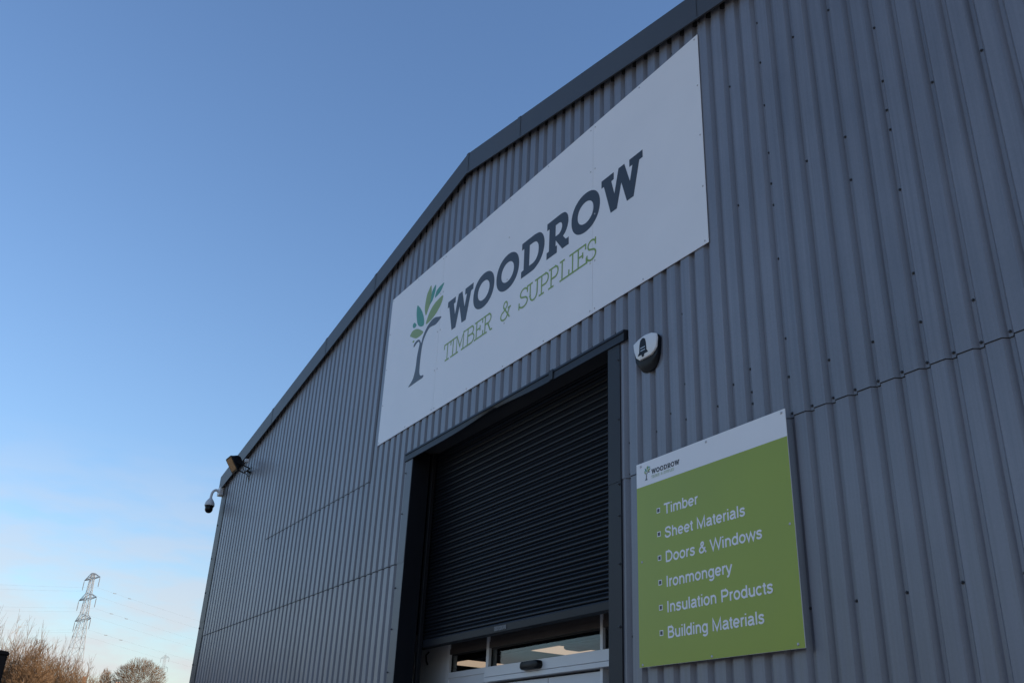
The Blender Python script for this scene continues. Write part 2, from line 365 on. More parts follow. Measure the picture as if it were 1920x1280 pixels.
rv = MB(); rv.box(OPL - 0.06, OPL + 0.005, YF - 0.010, YF + 0.205, 0, OPZ + 0.02); rv.build('door_reveal', M['reveal'], wh)
# lintel drip flashing, with the dent in its lower lip
def dent(x): 
    t = (x + 7.72) / 0.55
    return 0.045 * math.exp(-t * t) * (1.2 if x < -7.72 else 1.0)
li = MB(); xs = [-9.74 + 0.05 * i for i in range(83)]; xs[-1] = -5.62
def lrow(x): 
    d = dent(x)
    return [(x, YF + 0.02, OPZ + 0.055), (x, YF - 0.030, OPZ + 0.045), (x, YF - 0.034, OPZ + 0.022), (x, YF - 0.026, OPZ + 0.018), (x, YF - 0.030 + d * 0.3, OPZ - 0.055 + d), (x, YF - 0.018 + d * 0.3, OPZ - 0.060 + d), (x, YF + 0.02, OPZ - 0.03 + d * 0.4)]
for a, b in zip(xs, xs[1:]):
    ra, rb = lrow(a), lrow(b)
    for i in range(len(ra) - 1): li.face([ra[i], rb[i], rb[i + 1], ra[i + 1]])
li.face(lrow(xs[0])); li.face(lrow(xs[-1]))
lo = li.build('lintel_flashing', M['flash_dark'], wh)
ss_ = MB(); ss_.box(-6.72, -6.66, YF - 0.037, YF - 0.0305, OPZ - 0.05, OPZ + 0.048); ss_.build('butt_strap', M['flash_dark'], lo)
sf = MB(); sf.box(OPL - 0.1, OPR + 0.1, YF + 0.021, YF + 0.85, OPZ + 0.06, OPZ + 0.10); sf.build('door_soffit', M['inside'], wh)
bx = MB(); bx.box(OPL - 0.1, OPR + 0.1, YF + 0.42, YF + 0.44, 1.62 + H, OPZ + 0.06); bx.build('door_bulkhead', M['inside'], wh)

# --- roller shutter
YS = YF + 0.30
ZB = 1.432 + H; SP = 0.0738
sh = MB(); z = ZB; nsl = int((OPZ + 0.05 - ZB) / SP) + 1
prof = [(0.006, 0.0), (-0.002, 0.002), (-0.0095, 0.008), (-0.0125, 0.016), (-0.0105, 0.024), (-0.004, 0.032), (0.000, 0.036), (-0.003, 0.041), (-0.0105, 0.046), (-0.0150, 0.053), (-0.0130, 0.060), (-0.006, 0.067), (0.004, 0.071), (0.006, SP)]
for i in range(nsl):
    for (d0, h0), (d1, h1) in zip(prof, prof[1:]):
        sh.face([(OPL - 0.05, YS + d0, z + h0), (OPR + 0.05, YS + d0, z + h0), (OPR + 0.05, YS + d1, z + h1), (OPL - 0.05, YS + d1, z + h1)])
    z += SP
sho = sh.build('roller_shutter', M['shutter'], wh, smooth=True)
bb = MB(); bb.prism([(YS - 0.022, 1.345 + H), (YS + 0.03, 1.335 + H), (YS + 0.03, ZB), (YS - 0.016, ZB - 0.004), (YS - 0.024, ZB - 0.02)], 'x', OPL - 0.05, OPR + 0.05)
bb.build('bottom_bar', M['bar'], sho, bevel=0.004)
lb = MB(); lb.box(-8.02, -7.80, YS - 0.0265, YS - 0.0235, 1.362 + H, 1.402 + H); lbo = lb.build('rating_plate', M['plate'], sho)
for xg, s in ((OPL - 0.005, 1), (OPR + 0.005, -1)):
    m = MB(); m.box(min(xg, xg + s * 0.05), max(xg, xg + s * 0.05), YS - 0.075, YS - 0.028, 0, OPZ + 0.04)
    m.build('shutter_guide', M['black'], wh, bevel=0.004)

# --- entrance screen behind the shutter
YD = 5.05
es = MB()
def zz(v): return v + H
fr = MB()
for xa_, xb_ in ((-8.684, -8.631), (-6.765, -6.727), (-9.52, -9.467), (-6.45, -6.40)):
    m = MB(); m.box(xa_, xb_, YD, YD + 0.10, 0, zz(1.60)); m.build('mullion', M['pvc'], wh, bevel=0.003)
hd = MB()
hd.box(-9.467, -8.684, YD + 0.002, YD + 0.09, zz(1.303), zz(1.36))   # head
hd.box(-8.631, -6.765, YD + 0.002, YD + 0.09, zz(1.298), zz(1.36))
hd.box(-6.727, -5.80, YD + 0.002, YD + 0.09, zz(1.298), zz(1.36))
hd.build('head_rail', M['head'], wh, bevel=0.003)
fr.box(-9.467, -8.684, YD + 0.002, YD + 0.09, zz(1.06), zz(1.118))
fo = fr.build('transom_rail', M['pvc'], wh, bevel=0.003)
up = MB(); up.box(-9.467, -8.684, YD + 0.012, YD + 0.05, zz(1.36), zz(1.62)); up.box(-8.631, -6.765, YD + 0.012, YD + 0.05, zz(1.36), zz(1.62)); up.box(-6.727, -5.8, YD + 0.012, YD + 0.05, zz(1.36), zz(1.62))
up.build('head_panel', M['head'], wh)
pl = MB(); pl.box(-10.4, -9.53, YD + 0.004, YD + 0.05, 0, zz(1.60)); pl.build('side_panel', M['panelw'], wh, bevel=0.004)
p2 = MB(); p2.box(-9.467, -8.684, YD + 0.012, YD + 0.05, zz(0.974), zz(1.06)); p2.build('side_panel', M['panelw'], wh)
gl = MB(); gl.box(-9.467, -8.684, YD + 0.045, YD + 0.051, zz(1.118), zz(1.303)); gl.build('window_pane', M['glass'], wh)
gl = MB(); gl.box(-8.631, -6.765, YD + 0.045, YD + 0.051, zz(1.10), zz(1.298)); gl.build('window_pane', M['glass'], wh)
gl = MB(); gl.box(-6.727, -6.45, YD + 0.045, YD + 0.051, zz(1.10), zz(1.298)); gl.build('window_pane', M['glass'], wh)
gl = MB(); gl.box(-9.467, -8.684, YD + 0.045, YD + 0.051, 0.05, zz(0.974)); gl.build('window_pane', M['glass'], wh)
for (xa_, xb_, za_, zb_) in ((-9.467, -8.684, 1.118, 1.303), (-8.631, -6.765, 1.107, 1.298), (-6.727, -6.45, 1.107, 1.298)):
    k = MB(); t = 0.012
    k.box(xa_, xa_ + t, YD + 0.030, YD + 0.044, zz(za_), zz(zb_)); k.box(xb_ - t, xb_, YD + 0.030, YD + 0.044, zz(za_), zz(zb_))
    k.box(xa_ + t, xb_ - t, YD + 0.030, YD + 0.044, zz(zb_) - t, zz(zb_)); k.box(xa_ + t, xb_ - t, YD + 0.030, YD + 0.044, zz(za_), zz(za_) + 0.004)
    k.build('gasket', M['gasket'], wh)
op = MB(); op.box(-8.629, -5.80, YD - 0.045, YD + 0.09, zz(1.012), zz(1.107)); op.box(-8.629, -5.80, YD - 0.042, YD + 0.09, zz(0.966), zz(1.0095)); 
opo = op.build('door_operator', M['pvc'], wh, bevel=0.003)
se = MB(); xa_, xb_, zc = -7.89, -7.575, zz(1.058); rr = 0.037
ring = []
for k in range(9): a = math.pi / 2 + math.pi * k / 8; ring.append((xa_ + rr + rr * math.cos(a), zc + rr * math.sin(a)))
for k in range(9): a = -math.pi / 2 + math.pi * k / 8; ring.append((xb_ - rr + rr * math.cos(a), zc + rr * math.sin(a)))
cxm = (xa_ + xb_) / 2
def scl(f, y): return [(cxm + (p[0] - cxm) * f, y, zc + (p[1] - zc) * f) for p in ring]
se.loft([scl(1, YD - 0.045), scl(1, YD - 0.08), scl(0.95, YD - 0.098), scl(0.82, YD - 0.106)])
se.build('motion_sensor', M['black'], opo, smooth=True)
for xa_, xb_ in ((-8.62, -7.566), (-7.556, -6.77)):
    d = MB(); d.box(xa_, xb_, YD + 0.01, YD + 0.045, zz(0.74), zz(0.945)); d.box(xa_, xa_ + 0.05, YD + 0.01, YD + 0.045, 0.02, zz(0.738)); d.box(xb_ - 0.05, xb_, YD + 0.01, YD + 0.045, 0.02, zz(0.738))
    do = d.build('sliding_door', M['panelw'], wh, bevel=0.002)
    gd = MB(); gd.box(xa_ + 0.05, xb_ - 0.05, YD + 0.024, YD + 0.03, 0.05, zz(0.74)); gd.build('door_pane', M['glass'], do)
cb = MB(); cb.tube([(-9.92, YD - 0.02, zz(1.37)), (-9.93, YD - 0.05, zz(1.33)), (-9.95, YD - 0.03, zz(1.27)), (-9.93, YD - 0.02, zz(1.235))], 0.009, 6); cb.build('cable', M['gasket'], wh, smooth=True)

# --- the room behind the glass
CEIL = 1.53 + H
m = MB(); m.box(-16, -2.5, 6.35, 16, CEIL, CEIL + 0.05); m.build('inside_ceiling', M['ceil'], wh)
m = MB(); m.box(-16, -2.5, YD + 0.12, 6.345, CEIL - 0.005, CEIL + 0.05); m.build('inside_bulkhead', M['inside'], wh)
m = MB(); m.box(-16, -2.5, 16, 16.1, 0, CEIL); m.box(-16.1, -16, 5.2, 16, 0, CEIL); m.box(-2.5, -2.4, 5.2, 16, 0, CEIL)
m.build('inside_wall', M['ceil'], wh)
m = MB(); m.box(-16, -2.5, YF + 0.3, 16, 0.007, 0.02); m.build('inside_floor', M['carpet'], wh)
m = MB(); m.box(-9.25, -8.2, 6.38, 6.62, CEIL - 0.06, CEIL - 0.002); m.build('panel_cover', M['ceil'], wh, bevel=0.05)  # made-up grey cover, added to mask part of the lit panel
def ceiling_light(x0, y0, lab):
    t = empty('ceiling_light', (x0 + 0.3, y0 + 0.3, CEIL)); tag(t, lab, 'ceiling light', 'square lit panels in the ceiling behind the door glass')
    f = MB(); f.box(x0 - 0.012, x0 + 0.612, y0 - 0.012, y0 + 0.612, CEIL - 0.008, CEIL - 0.001); f.build('frame', M['pvc'], t)
    d = MB(); d.box(x0 + 0.01, x0 + 0.59, y0 + 0.01, y0 + 0.59, CEIL - 0.012, CEIL - 0.0085); d.build('diffuser', M['ledw'], t)
ceiling_light(-9.91, 6.37, 'square lit ceiling panel seen through the wide glass above the door header')
ceiling_light(-11.93, 6.32, 'square lit ceiling panel seen through the small window left of the door')

# --- fasteners
def bolt_mb(x, y, z, r=0.0078):
    m = MB()
    def ringp(rad_, yy, n=10): return [(x + rad_ * math.cos(2 * math.pi * k / n), yy, z + rad_ * math.sin(2 * math.pi * k / n)) for k in range(n)]
    m.loft([ringp(r * 1.25, y), ringp(r * 1.25, y - 0.003), ringp(r * 0.75, y - 0.0035), ringp(r * 0.72, y - 0.010), ringp(r * 0.4, y - 0.012)])
    return m
def trough(k): return X0 + PITCH * k + 0.132
SIGN1 = (-10.63, -4.58, 3.855 + H, 5.93 + H); SIGN2 = (-5.502, -3.98, 0.825 + H, 2.31 + H)
pos = []
def free(x, z):
    if OPL - 0.2 < x < OPR + 0.22 and z < OPZ + 0.08: return False
    if SIGN1[0] < x < SIGN1[1] and SIGN1[2] < z < SIGN1[3]: return False
    if SIGN2[0] < x < SIGN2[1] and SIGN2[2] < z < SIGN2[3]: return False
    return z < roofz(x) - 0.12 and XL + 0.4 < x < XR - 0.3
for k in range(-84, 27):
    x = trough(k)
    j = random.Random(k)
    for zr in (1.05, 4.045, 5.172):
        if k % 2 and free(x, zr + H): pos.append((x, YF + DEP - (0.006 if zr > 2.24 else 0), zr + H + j.uniform(-0.006, 0.006)))
    if free(x, 2.53 + H) and k % 2: pos.append((x, YF + DEP - 0.006, 2.528 + H))
    if free(x, 2.29 + H) and k > -13: pos.append((x, YF + DEP - 0.006, 2.272 + H))
    if (k - 5) % 6 == 0:
        for zr in (2.82, 3.42, 3.866, 4.31, 4.74, 5.6, 6.0):
            if free(x, zr + H): pos.append((x + 0.004, YF + DEP - 0.006, zr + H + j.uniform(-0.03, 0.03)))
for k, zr in ((-3, 2.444), (-3, 2.70), (-8, 2.625), (3, 3.70), (-4, 2.64)): pos.append((trough(k), YF + DEP - 0.006, zr + H))
for zr in (3.27, 2.747, 2.206, 1.954, 1.583, 1.123, 0.7): pos.append((-5.712, YF - 0.0165, zr + H))
for zr in (3.269, 2.79, 1.962, 1.525, 1.082, 0.6): pos.append((-9.70, YF - 0.0165, zr + H))
pos.sort(key=lambda p: (p[0] + 0) ** 2 + p[1] ** 2 + (p[2] - H) ** 2)
b0 = bolt_mb(0, 0, 0).build('bolt', M['bolt'], None)
for i, p in enumerate(pos[:100]):
    o = b0 if i == 0 else b0.copy()
    if i: C.objects.link(o)
    o.parent = wh; o.location = Vector(p) - wh.location
rest = MB()
for p in pos[100:]:
    bm_ = bolt_mb(*p); i = len(rest.v); rest.v += bm_.v; rest.f += [tuple(i + q for q in f) for f in bm_.f]
for k in range(9):                                             # pop rivets down the corner flashing
    bm_ = bolt_mb(XL + 0.05, YF - 0.016, 0.9 + k * 0.62, 0.016); i = len(rest.v); rest.v += bm_.v; rest.f += [tuple(i + q for q in f) for f in bm_.f]
tag(rest.build('bolts', M['bolt'], wh), kind='stuff')

# ------------------------------------------------------------------ printed lettering
def fill2d(name, polys, y, material, parent, depth=0.0008):
    """flat printed shapes (outer loops and holes together) in the plane y"""
    cu = bpy.data.curves.new(name, 'CURVE'); cu.dimensions = '2D'; cu.fill_mode = 'BOTH'; cu.extrude = depth / 2
    for p in polys:
        s = cu.splines.new('POLY'); s.points.add(len(p) - 1); s.use_cyclic_u = True
        for q, (x, z) in zip(s.points, p): q.co = (x, z, 0, 1)
    t = bpy.data.objects.new(name, cu); C.objects.link(t)
    return to_mesh(t, name, y, material, parent)
def to_mesh(t, name, y, material, parent):
    dg = bpy.context.evaluated_depsgraph_get(); me = bpy.data.meshes.new_from_object(t.evaluated_get(dg))
    bpy.data.objects.remove(t)
    off = parent.location
    for v in me.vertices: v.co = (v.co.x - off.x, y - v.co.z - off.y, v.co.y - off.z)
    me.flip_normals() if False else None
    me.materials.clear(); me.materials.append(material); me.name = name
    bm = bmesh.new(); bm.from_mesh(me); bmesh.ops.recalc_face_normals(bm, faces=bm.faces); bm.to_mesh(me); bm.free()
    o = bpy.data.objects.new(name, me); C.objects.link(o); o.parent = parent
    return o
def split_words(o, gap, name='lettering'):
    """one object per word: the letters of a line fall apart where the gap between them is wide"""
    bm = bmesh.new(); bm.from_mesh(o.data); seen = set(); isl = []
    for v in bm.verts:
        if v.index in seen: continue
        st = [v]; seen.add(v.index); grp = []
        while st:
            q = st.pop(); grp.append(q)
            for e in q.link_edges:
                r = e.other_vert(q)
                if r.index not in seen: seen.add(r.index); st.append(r)
        isl.append((min(q.co.x for q in grp), max(q.co.x for q in grp), [q.index for q in grp]))
    bm.free(); isl.sort(); words = []; xe = None
    for a, b, g_ in isl:
        if xe is None or a - xe > gap: words.append([]); xe = b
        words[-1] += g_; xe = max(xe, b)
    src = o.data; res = []
    for wd in words:
        ids = set(wd); me = bpy.data.meshes.new(name); mp_ = {k: i for i, k in enumerate(sorted(ids))}
        me.from_pydata([src.vertices[k].co[:] for k in sorted(ids)], [], [[mp_[k] for k in p.vertices] for p in src.polygons if p.vertices[0] in ids])
        me.materials.append(src.materials[0]); c = bpy.data.objects.new(name, me); C.objects.link(c); c.parent = o.parent; res.append(c)
    bpy.data.objects.remove(o)
    return res
def smooth(pts, n=6, closed=True):
    out = []; N = len(pts)
    for i in range(N if closed else N - 1):
        p0, p1, p2, p3 = (pts[(i + d) % N] if closed else pts[min(max(i + d, 0), N - 1)] for d in (-1, 0, 1, 2))
        for k in range(n):
            t = k / n
            out.append(tuple(0.5 * (2 * p1[a] + (p2[a] - p0[a]) * t + (2 * p0[a] - 5 * p1[a] + 4 * p2[a] - p3[a]) * t * t + (3 * p1[a] - p0[a] - 3 * p2[a] + p3[a]) * t ** 3) for a in (0, 1)))
    if not closed: out.append(tuple(pts[-1]))
    return out
def ell(cx_, cz_, rx, rz, n=56, p=2.0):
    o = []
    for k in range(n):
        a = 2 * math.pi * k / n; c, s = math.cos(a), math.sin(a)
        o.append((cx_ + rx * math.copysign(abs(c) ** (2 / p), c), cz_ + rz * math.copysign(abs(s) ** (2 / p), s)))
    return o
GW = [[(0, .418), (.187, .418), (.187, .342), (.150, .338), (.195, .178), (.258, .418), (.344, .418), (.421, .186), (.460, .340), (.416, .340), (.416, .418), (.604, .418), (.604, .340), (.557, .337), (.470, 0), (.375, 0), (.298, .243), (.230, 0), (.139, 0), (.037, .339), (0, .339)]]
GO = [ell(.229, .212, .229, .216, p=2.12), ell(.229, .210, .127, .118, p=2.05)]
GD = [[(0, 0), (0, .079), (.045, .083), (.045, .337), (0, .337), (0, .416), (.235, .416)] + smooth([(.235, .416), (.330, .398), (.392, .345), (.424, .270), (.426, .195), (.398, .112), (.340, .047), (.258, .008), (.195, 0)], 5, False)[1:],
      [(.150, .086), (.150, .331), (.215, .331)] + smooth([(.215, .331), (.270, .318), (.308, .278), (.322, .225), (.313, .158), (.276, .106), (.222, .086)], 5, False)[1:]]
GR = [[(0, 0), (0, .077), (.040, .081), (.043, .335), (0, .337), (0, .416), (.245, .416)] + smooth([(.245, .416), (.312, .400), (.358, .350), (.373, .285), (.362, .228), (.330, .172), (.284, .140)], 5, False)[1:] + [(.332, .083), (.382, .083), (.384, 0), (.275, 0), (.157, .152), (.157, .085), (.182, .081), (.182, 0)],
      [(.152, .198), (.152, .327), (.215, .327)] + smooth([(.215, .327), (.250, .312), (.266, .272), (.252, .228), (.215, .198)], 5, False)[1:]]
WORD = [(GW, -8.952), (GO, -8.332), (GO, -7.829), (GD, -7.322), (GR, -6.850), (GO, -6.424), (GW, -5.943)]
LX, LZ = -8.952, 4.766              # logo origin: foot of the first letter

# thin slab letters of the second line as strokes; height 1 = cap height
def serif(x, z, w=0.16): return [(x - w, z), (x + w, z)]
def arc(cx_, cz_, rx, rz, a0, a1, n=14): return [(cx_ + rx * math.cos(R(a0 + (a1 - a0) * k / n)), cz_ + rz * math.sin(R(a0 + (a1 - a0) * k / n))) for k in range(n + 1)]
THIN = {
 'T': [[(.39, 0), (.39, 1)], serif(.39, 0, .2), [(0, .78), (0, 1), (.78, 1), (.78, .78)]],
 'I': [[(.22, 0), (.22, 1)], serif(.22, 0, .22), serif(.22, 1, .22)],
 'M': [[(.17, 0), (.17, 1), (.55, .28), (.93, 1), (.93, 0)], serif(.17, 0, .17), serif(.93, 0, .17), [(0, 1), (.17, 1)], [(.93, 1), (1.1, 1)]],
 'B': [[(.18, 0), (.18, 1)], [(0, 1), (.55, 1)] + arc(.55, .77, .22, .23, 90, -90) + [(.18, .54)], [(.55, .54)] + arc(.56, .27, .30, .27, 90, -90) + [(0, 0)]],
 'E': [[(.17, 0), (.17, 1)], [(0, 1), (.80, 1), (.80, .78)], [(.17, .53), (.55, .53)], [(.55, .42), (.55, .64)], [(0, 0), (.86, 0), (.86, .24)]],
 'R': [[(.17, 0), (.17, 1)], serif(.17, 0, .17), [(0, 1), (.52, 1)] + arc(.52, .75, .26, .25, 90, -90) + [(.17, .5)], [(.45, .5), (.76, 0), (.92, 0)]],
 'S': [[(.66, .72), (.66, 1)], arc(.37, .76, .29, .24, 30, 230) + [(.37, .52)] + arc(.34, .25, .34, .26, 70, -150), [(0, .30), (0, .0)]],
 'U': [[(.17, 1), (.17, .36)] + arc(.50, .36, .33, .36, 180, 360) + [(.83, 1)], serif(.17, 1, .17), serif(.83, 1, .17)],
 'P': [[(.17, 0), (.17, 1)], serif(.17, 0, .19), [(0, 1), (.50, 1)] + arc(.50, .72, .28, .28, 90, -90) + [(.17, .44)]],
 'L': [[(.17, 0), (.17, 1)], serif(.17, 1, .17), [(0, 0), (.78, 0), (.78, .26)]],
 '&': [[(.92, .02), (.30, .70)] + arc(.46, .80, .20, .20, 215, -30) + [(.50, .60), (.25, .47)] + arc(.36, .25, .36, .25, 120, 330) + [(.80, .36), (.92, .56)], [(.78, .56), (1.0, .56)]],
}
LINE2 = [('T', -8.955, .155), ('I', -8.785, .085), ('M', -8.690, .222), ('B', -8.440, .180), ('E', -8.243, .175), ('R', -8.056, .180), ('&', -7.694, .185),
         ('S', -7.335, .155), ('U', -7.165, .195), ('P', -6.957, .150), ('P', -6.788, .150), ('L', -6.600, .145), ('I', -6.440, .090), ('E', -6.335, .160), ('S', -6.165, .135)]
ADV = {'T': .78, 'I': .44, 'M': 1.1, 'B': .86, 'E': .86, 'R': .92, 'S': .68, 'U': 1.0, 'P': .78, 'L': .78, '&': 1.0}
def stroke(m, pts, hv, yy, ext=True):
    """flat ribbon of half width hv along a polyline in the plane yy"""
    n = len(pts); offs = []
    for i, p in enumerate(pts):
        a = Vector(pts[max(i - 1, 0)]); b = Vector(pts[min(i + 1, n - 1)]); c = Vector(p)
        d0 = (c - a).normalized() if i else (b - c).normalized(); d1 = (b - c).normalized() if i < n - 1 else d0
        nn = (Vector((-d0.y, d0.x)) + Vector((-d1.y, d1.x)))
        nn = nn.normalized() if nn.length > 1e-4 else Vector((-d0.y, d0.x))
        kk = 1 / max(0.45, nn.dot(Vector((-d0.y, d0.x))))
        ex = d0 * (-hv if i == 0 else hv if i == n - 1 else 0) if ext else Vector((0, 0))
        offs.append((c + nn * hv * kk + ex, c - nn * hv * kk + ex))
    for i, ((a, b), (c, d)) in enumerate(zip(offs, offs[1:])):
        y0, y1 = yy - 3e-5 * i, yy - 3e-5 * (i + 1)     # each piece a hair prouder, so a stroke may cross itself
        m.face([(a.x, y0, a.y), (b.x, y0, b.y), (d.x, y1, d.y), (c.x, y1, c.y)])
def thin_line(parent, y, s, ox, oz, material):
    m = MB(); cap = .205 * s; base = 4.416; step = 0
    for ch, x, wdt in LINE2:
        sx = wdt / ADV[ch]
        for st in THIN[ch]:
            step = (step + 1) % 8
            stroke(m, [(ox + (x + p[0] * sx - LX) * s, oz + (base - LZ) * s + p[1] * cap) for p in st], .00925 * s, y - 0.0001 * step)
    return split_words(m.build('strapline', material, parent, fix=False), .09 * s, 'strapline_lettering')
TRUNK = [(-9.859, 4.398), (-9.80, 4.438), (-9.755, 4.470), (-9.722, 4.53), (-9.700, 4.62), (-9.690, 4.753), (-9.668, 4.84), (-9.650, 4.905), (-9.674, 4.944), (-9.725, 4.950), (-9.775, 4.930), (-9.808, 4.918), (-9.818, 4.945), (-9.790, 4.972), (-9.730, 4.985), (-9.672, 4.972), (-9.632, 4.935), (-9.605, 4.902), (-9.583, 4.955), (-9.555, 4.995), (-9.510, 5.042), (-9.445, 5.086), (-9.358, 5.116), (-9.27, 5.116), (-9.18, 5.088), (-9.106, 5.062), (-9.163, 5.030), (-9.251, 5.012), (-9.34, 5.026), (-9.400, 5.030), (-9.450, 5.012), (-9.505, 4.968), (-9.548, 4.914), (-9.572, 4.844), (-9.584, 4.76), (-9.590, 4.66), (-9.591, 4.55), (-9.580, 4.49), (-9.555, 4.455), (-9.52, 4.438), (-9.467, 4.428), (-9.480, 4.398), (-9.628, 4.398)]
LEAVES = [('olive', [(-9.54, 5.253), (-9.582, 5.33), (-9.588, 5.42), (-9.563, 5.543), (-9.515, 5.60), (-9.462, 5.640), (-9.440, 5.565), (-9.432, 5.47), (-9.450, 5.38), (-9.49, 5.315)]),
          ('teal', [(-9.465, 5.365), (-9.437, 5.43), (-9.425, 5.52), (-9.395, 5.56), (-9.330, 5.592), (-9.326, 5.53), (-9.345, 5.47), (-9.385, 5.405), (-9.425, 5.38)]),
          ('teal', [(-9.103, 5.520), (-9.19, 5.520), (-9.25, 5.508), (-9.302, 5.480), (-9.325, 5.408), (-9.26, 5.412), (-9.19, 5.430), (-9.14, 5.47)]),
          ('olive', [(-9.515, 5.120), (-9.495, 5.19), (-9.43, 5.265), (-9.34, 5.32), (-9.22, 5.345), (-9.108, 5.350), (-9.118, 5.28), (-9.180, 5.214), (-9.285, 5.155), (-9.40, 5.125)]),
          ('teal', [(-9.817, 5.505), (-9.76, 5.465), (-9.700, 5.405), (-9.640, 5.325), (-9.595, 5.245), (-9.572, 5.165), (-9.592, 5.134), (-9.672, 5.152), (-9.751, 5.208), (-9.800, 5.31), (-9.824, 5.42)]),
          ('teal', [(-9.901, 5.265), (-9.86, 5.280), (-9.815, 5.248), (-9.793, 5.216), (-9.840, 5.198), (-9.888, 5.222)]),
          ('olive', [(-9.955, 5.130), (-9.90, 5.172), (-9.82, 5.170), (-9.733, 5.142), (-9.65, 5.095), (-9.575, 5.040), (-9.647, 5.018), (-9.757, 5.024), (-9.85, 5.065), (-9.91, 5.10)]),
          ('olive', [(-9.866, 5.015), (-9.835, 5.024), (-9.806, 5.004), (-9.838, 4.992)])]
def logo(parent, y, s, ox, oz):
    T = lambda p: (ox + (p[0] - LX) * s, oz + (p[1] - LZ) * s)
    polys = [[T((x0 + a, LZ + b)) for a, b in lp] for gl_, x0 in WORD for lp in gl_]
    fill2d('name_lettering', polys, y, M['navy'], parent)
    thin_line(parent, y - 0.0005, s, ox, oz, M['lime'])
    tr = empty('tree_emblem', (0, 0, 0)); C.objects.unlink(tr); bpy.data.objects.remove(tr)
    e = fill2d('tree_emblem', [[T(p) for p in smooth(TRUNK, 3)]], y, M['trunkp'], parent)
    for c, pts in LEAVES:
        o = fill2d('leaf', [[T(p) for p in smooth(pts, 3)]], y, M[c], parent)
        o.parent = e
def rivets(parent, pts, y, r, material):
    def ringp(rad_, yy, n=10): return [(rad_ * math.cos(2 * math.pi * k / n), yy, rad_ * math.sin(2 * math.pi * k / n)) for k in range(n)]
    m = MB(); m.loft([ringp(r, 0), ringp(r, -0.0015), ringp(r * .7, -0.004), ringp(r * .25, -0.005)])
    r0 = m.build('rivet', material)
    for i, (x, z) in enumerate(pts):
        o = r0 if i == 0 else r0.copy()
        if i: C.objects.link(o)
        o.parent = parent; o.location = Vector((x, y, z)) - parent.location

# --- long sign over the door: three abutting sheets
YP = YF - 0.012
s1 = empty('sign_board', (-7.605, YP, 3.855 + H))
tag(s1, 'long white sign with tree logo and dark company name above the shutter', 'sign')
for xa_, xb_ in ((-10.63, -9.1425), (-9.1395, -6.0805), (-6.0775, -4.58)):
    m = MB(); m.box(xa_, xb_, YP - 0.004, YP, SIGN1[2], SIGN1[3]); m.build('panel', M['white'], s1)
logo(s1, YP - 0.0048, 1.0, LX, LZ + H)
pts = []
for x in [-10.6 + 0.7475 * i for i in range(9)]:
    if abs(x + 9.14) > 0.1 and abs(x + 6.08) > 0.1: pts += [(x, SIGN1[2] + 0.03), (x, SIGN1[3] - 0.03)]
for x in (-9.175, -9.107, -6.115, -6.045): pts += [(x, SIGN1[2] + z_) for z_ in (0.04, 0.53, 1.03, 1.54, 2.03)]
for x in (-10.6, -4.61): pts += [(x, SIGN1[2] + z_) for z_ in (0.53, 1.03, 1.54)]
pts += [(-7.6, SIGN1[2] + 1.03), (-7.62, SIGN1[2] + 0.52), (-7.6, SIGN1[2] + 1.55)]
rivets(s1, pts, YP - 0.0041, 0.0085, M['rivet'])

# --- square green sign right of the door
YQ = YF - 0.045
s2 = empty('sign_board', (-4.741, YQ, 0.825 + H))
tag(s2, 'square green sign with a white top band listing six product lines', 'sign')
g0 = 2.122 + H
def q2(v): return v * (YQ / 4.463)
SX0, SX1, SZ0, SZ1 = q2(-5.508), q2(-3.985), q2(0.822) + H, q2(2.31) + H; GZ = q2(2.122) + H
m = MB(); m.box(SX0, SX1, YQ - 0.004, YQ, SZ0, SZ1); m.build('panel', M['white'], s2)
m = MB(); m.box(SX0 + 0.001, SX1 - 0.001, YQ - 0.0049, YQ - 0.0041, SZ0 + 0.001, GZ); m.build('green_field', M['green'], s2)
m = MB()
for x in (SX0 + 0.12, (SX0 + SX1) / 2, SX1 - 0.12): m.box(x - 0.02, x + 0.02, YQ, YF - 0.0005, SZ0 + 0.06, SZ1 - 0.06)
m.build('batten', M['flash_dark'], s2)
logo(s2, YQ - 0.0048, q2(.0873), q2(-5.330), q2(2.196) + H)
def sm(p): return smooth(p, 4, False)
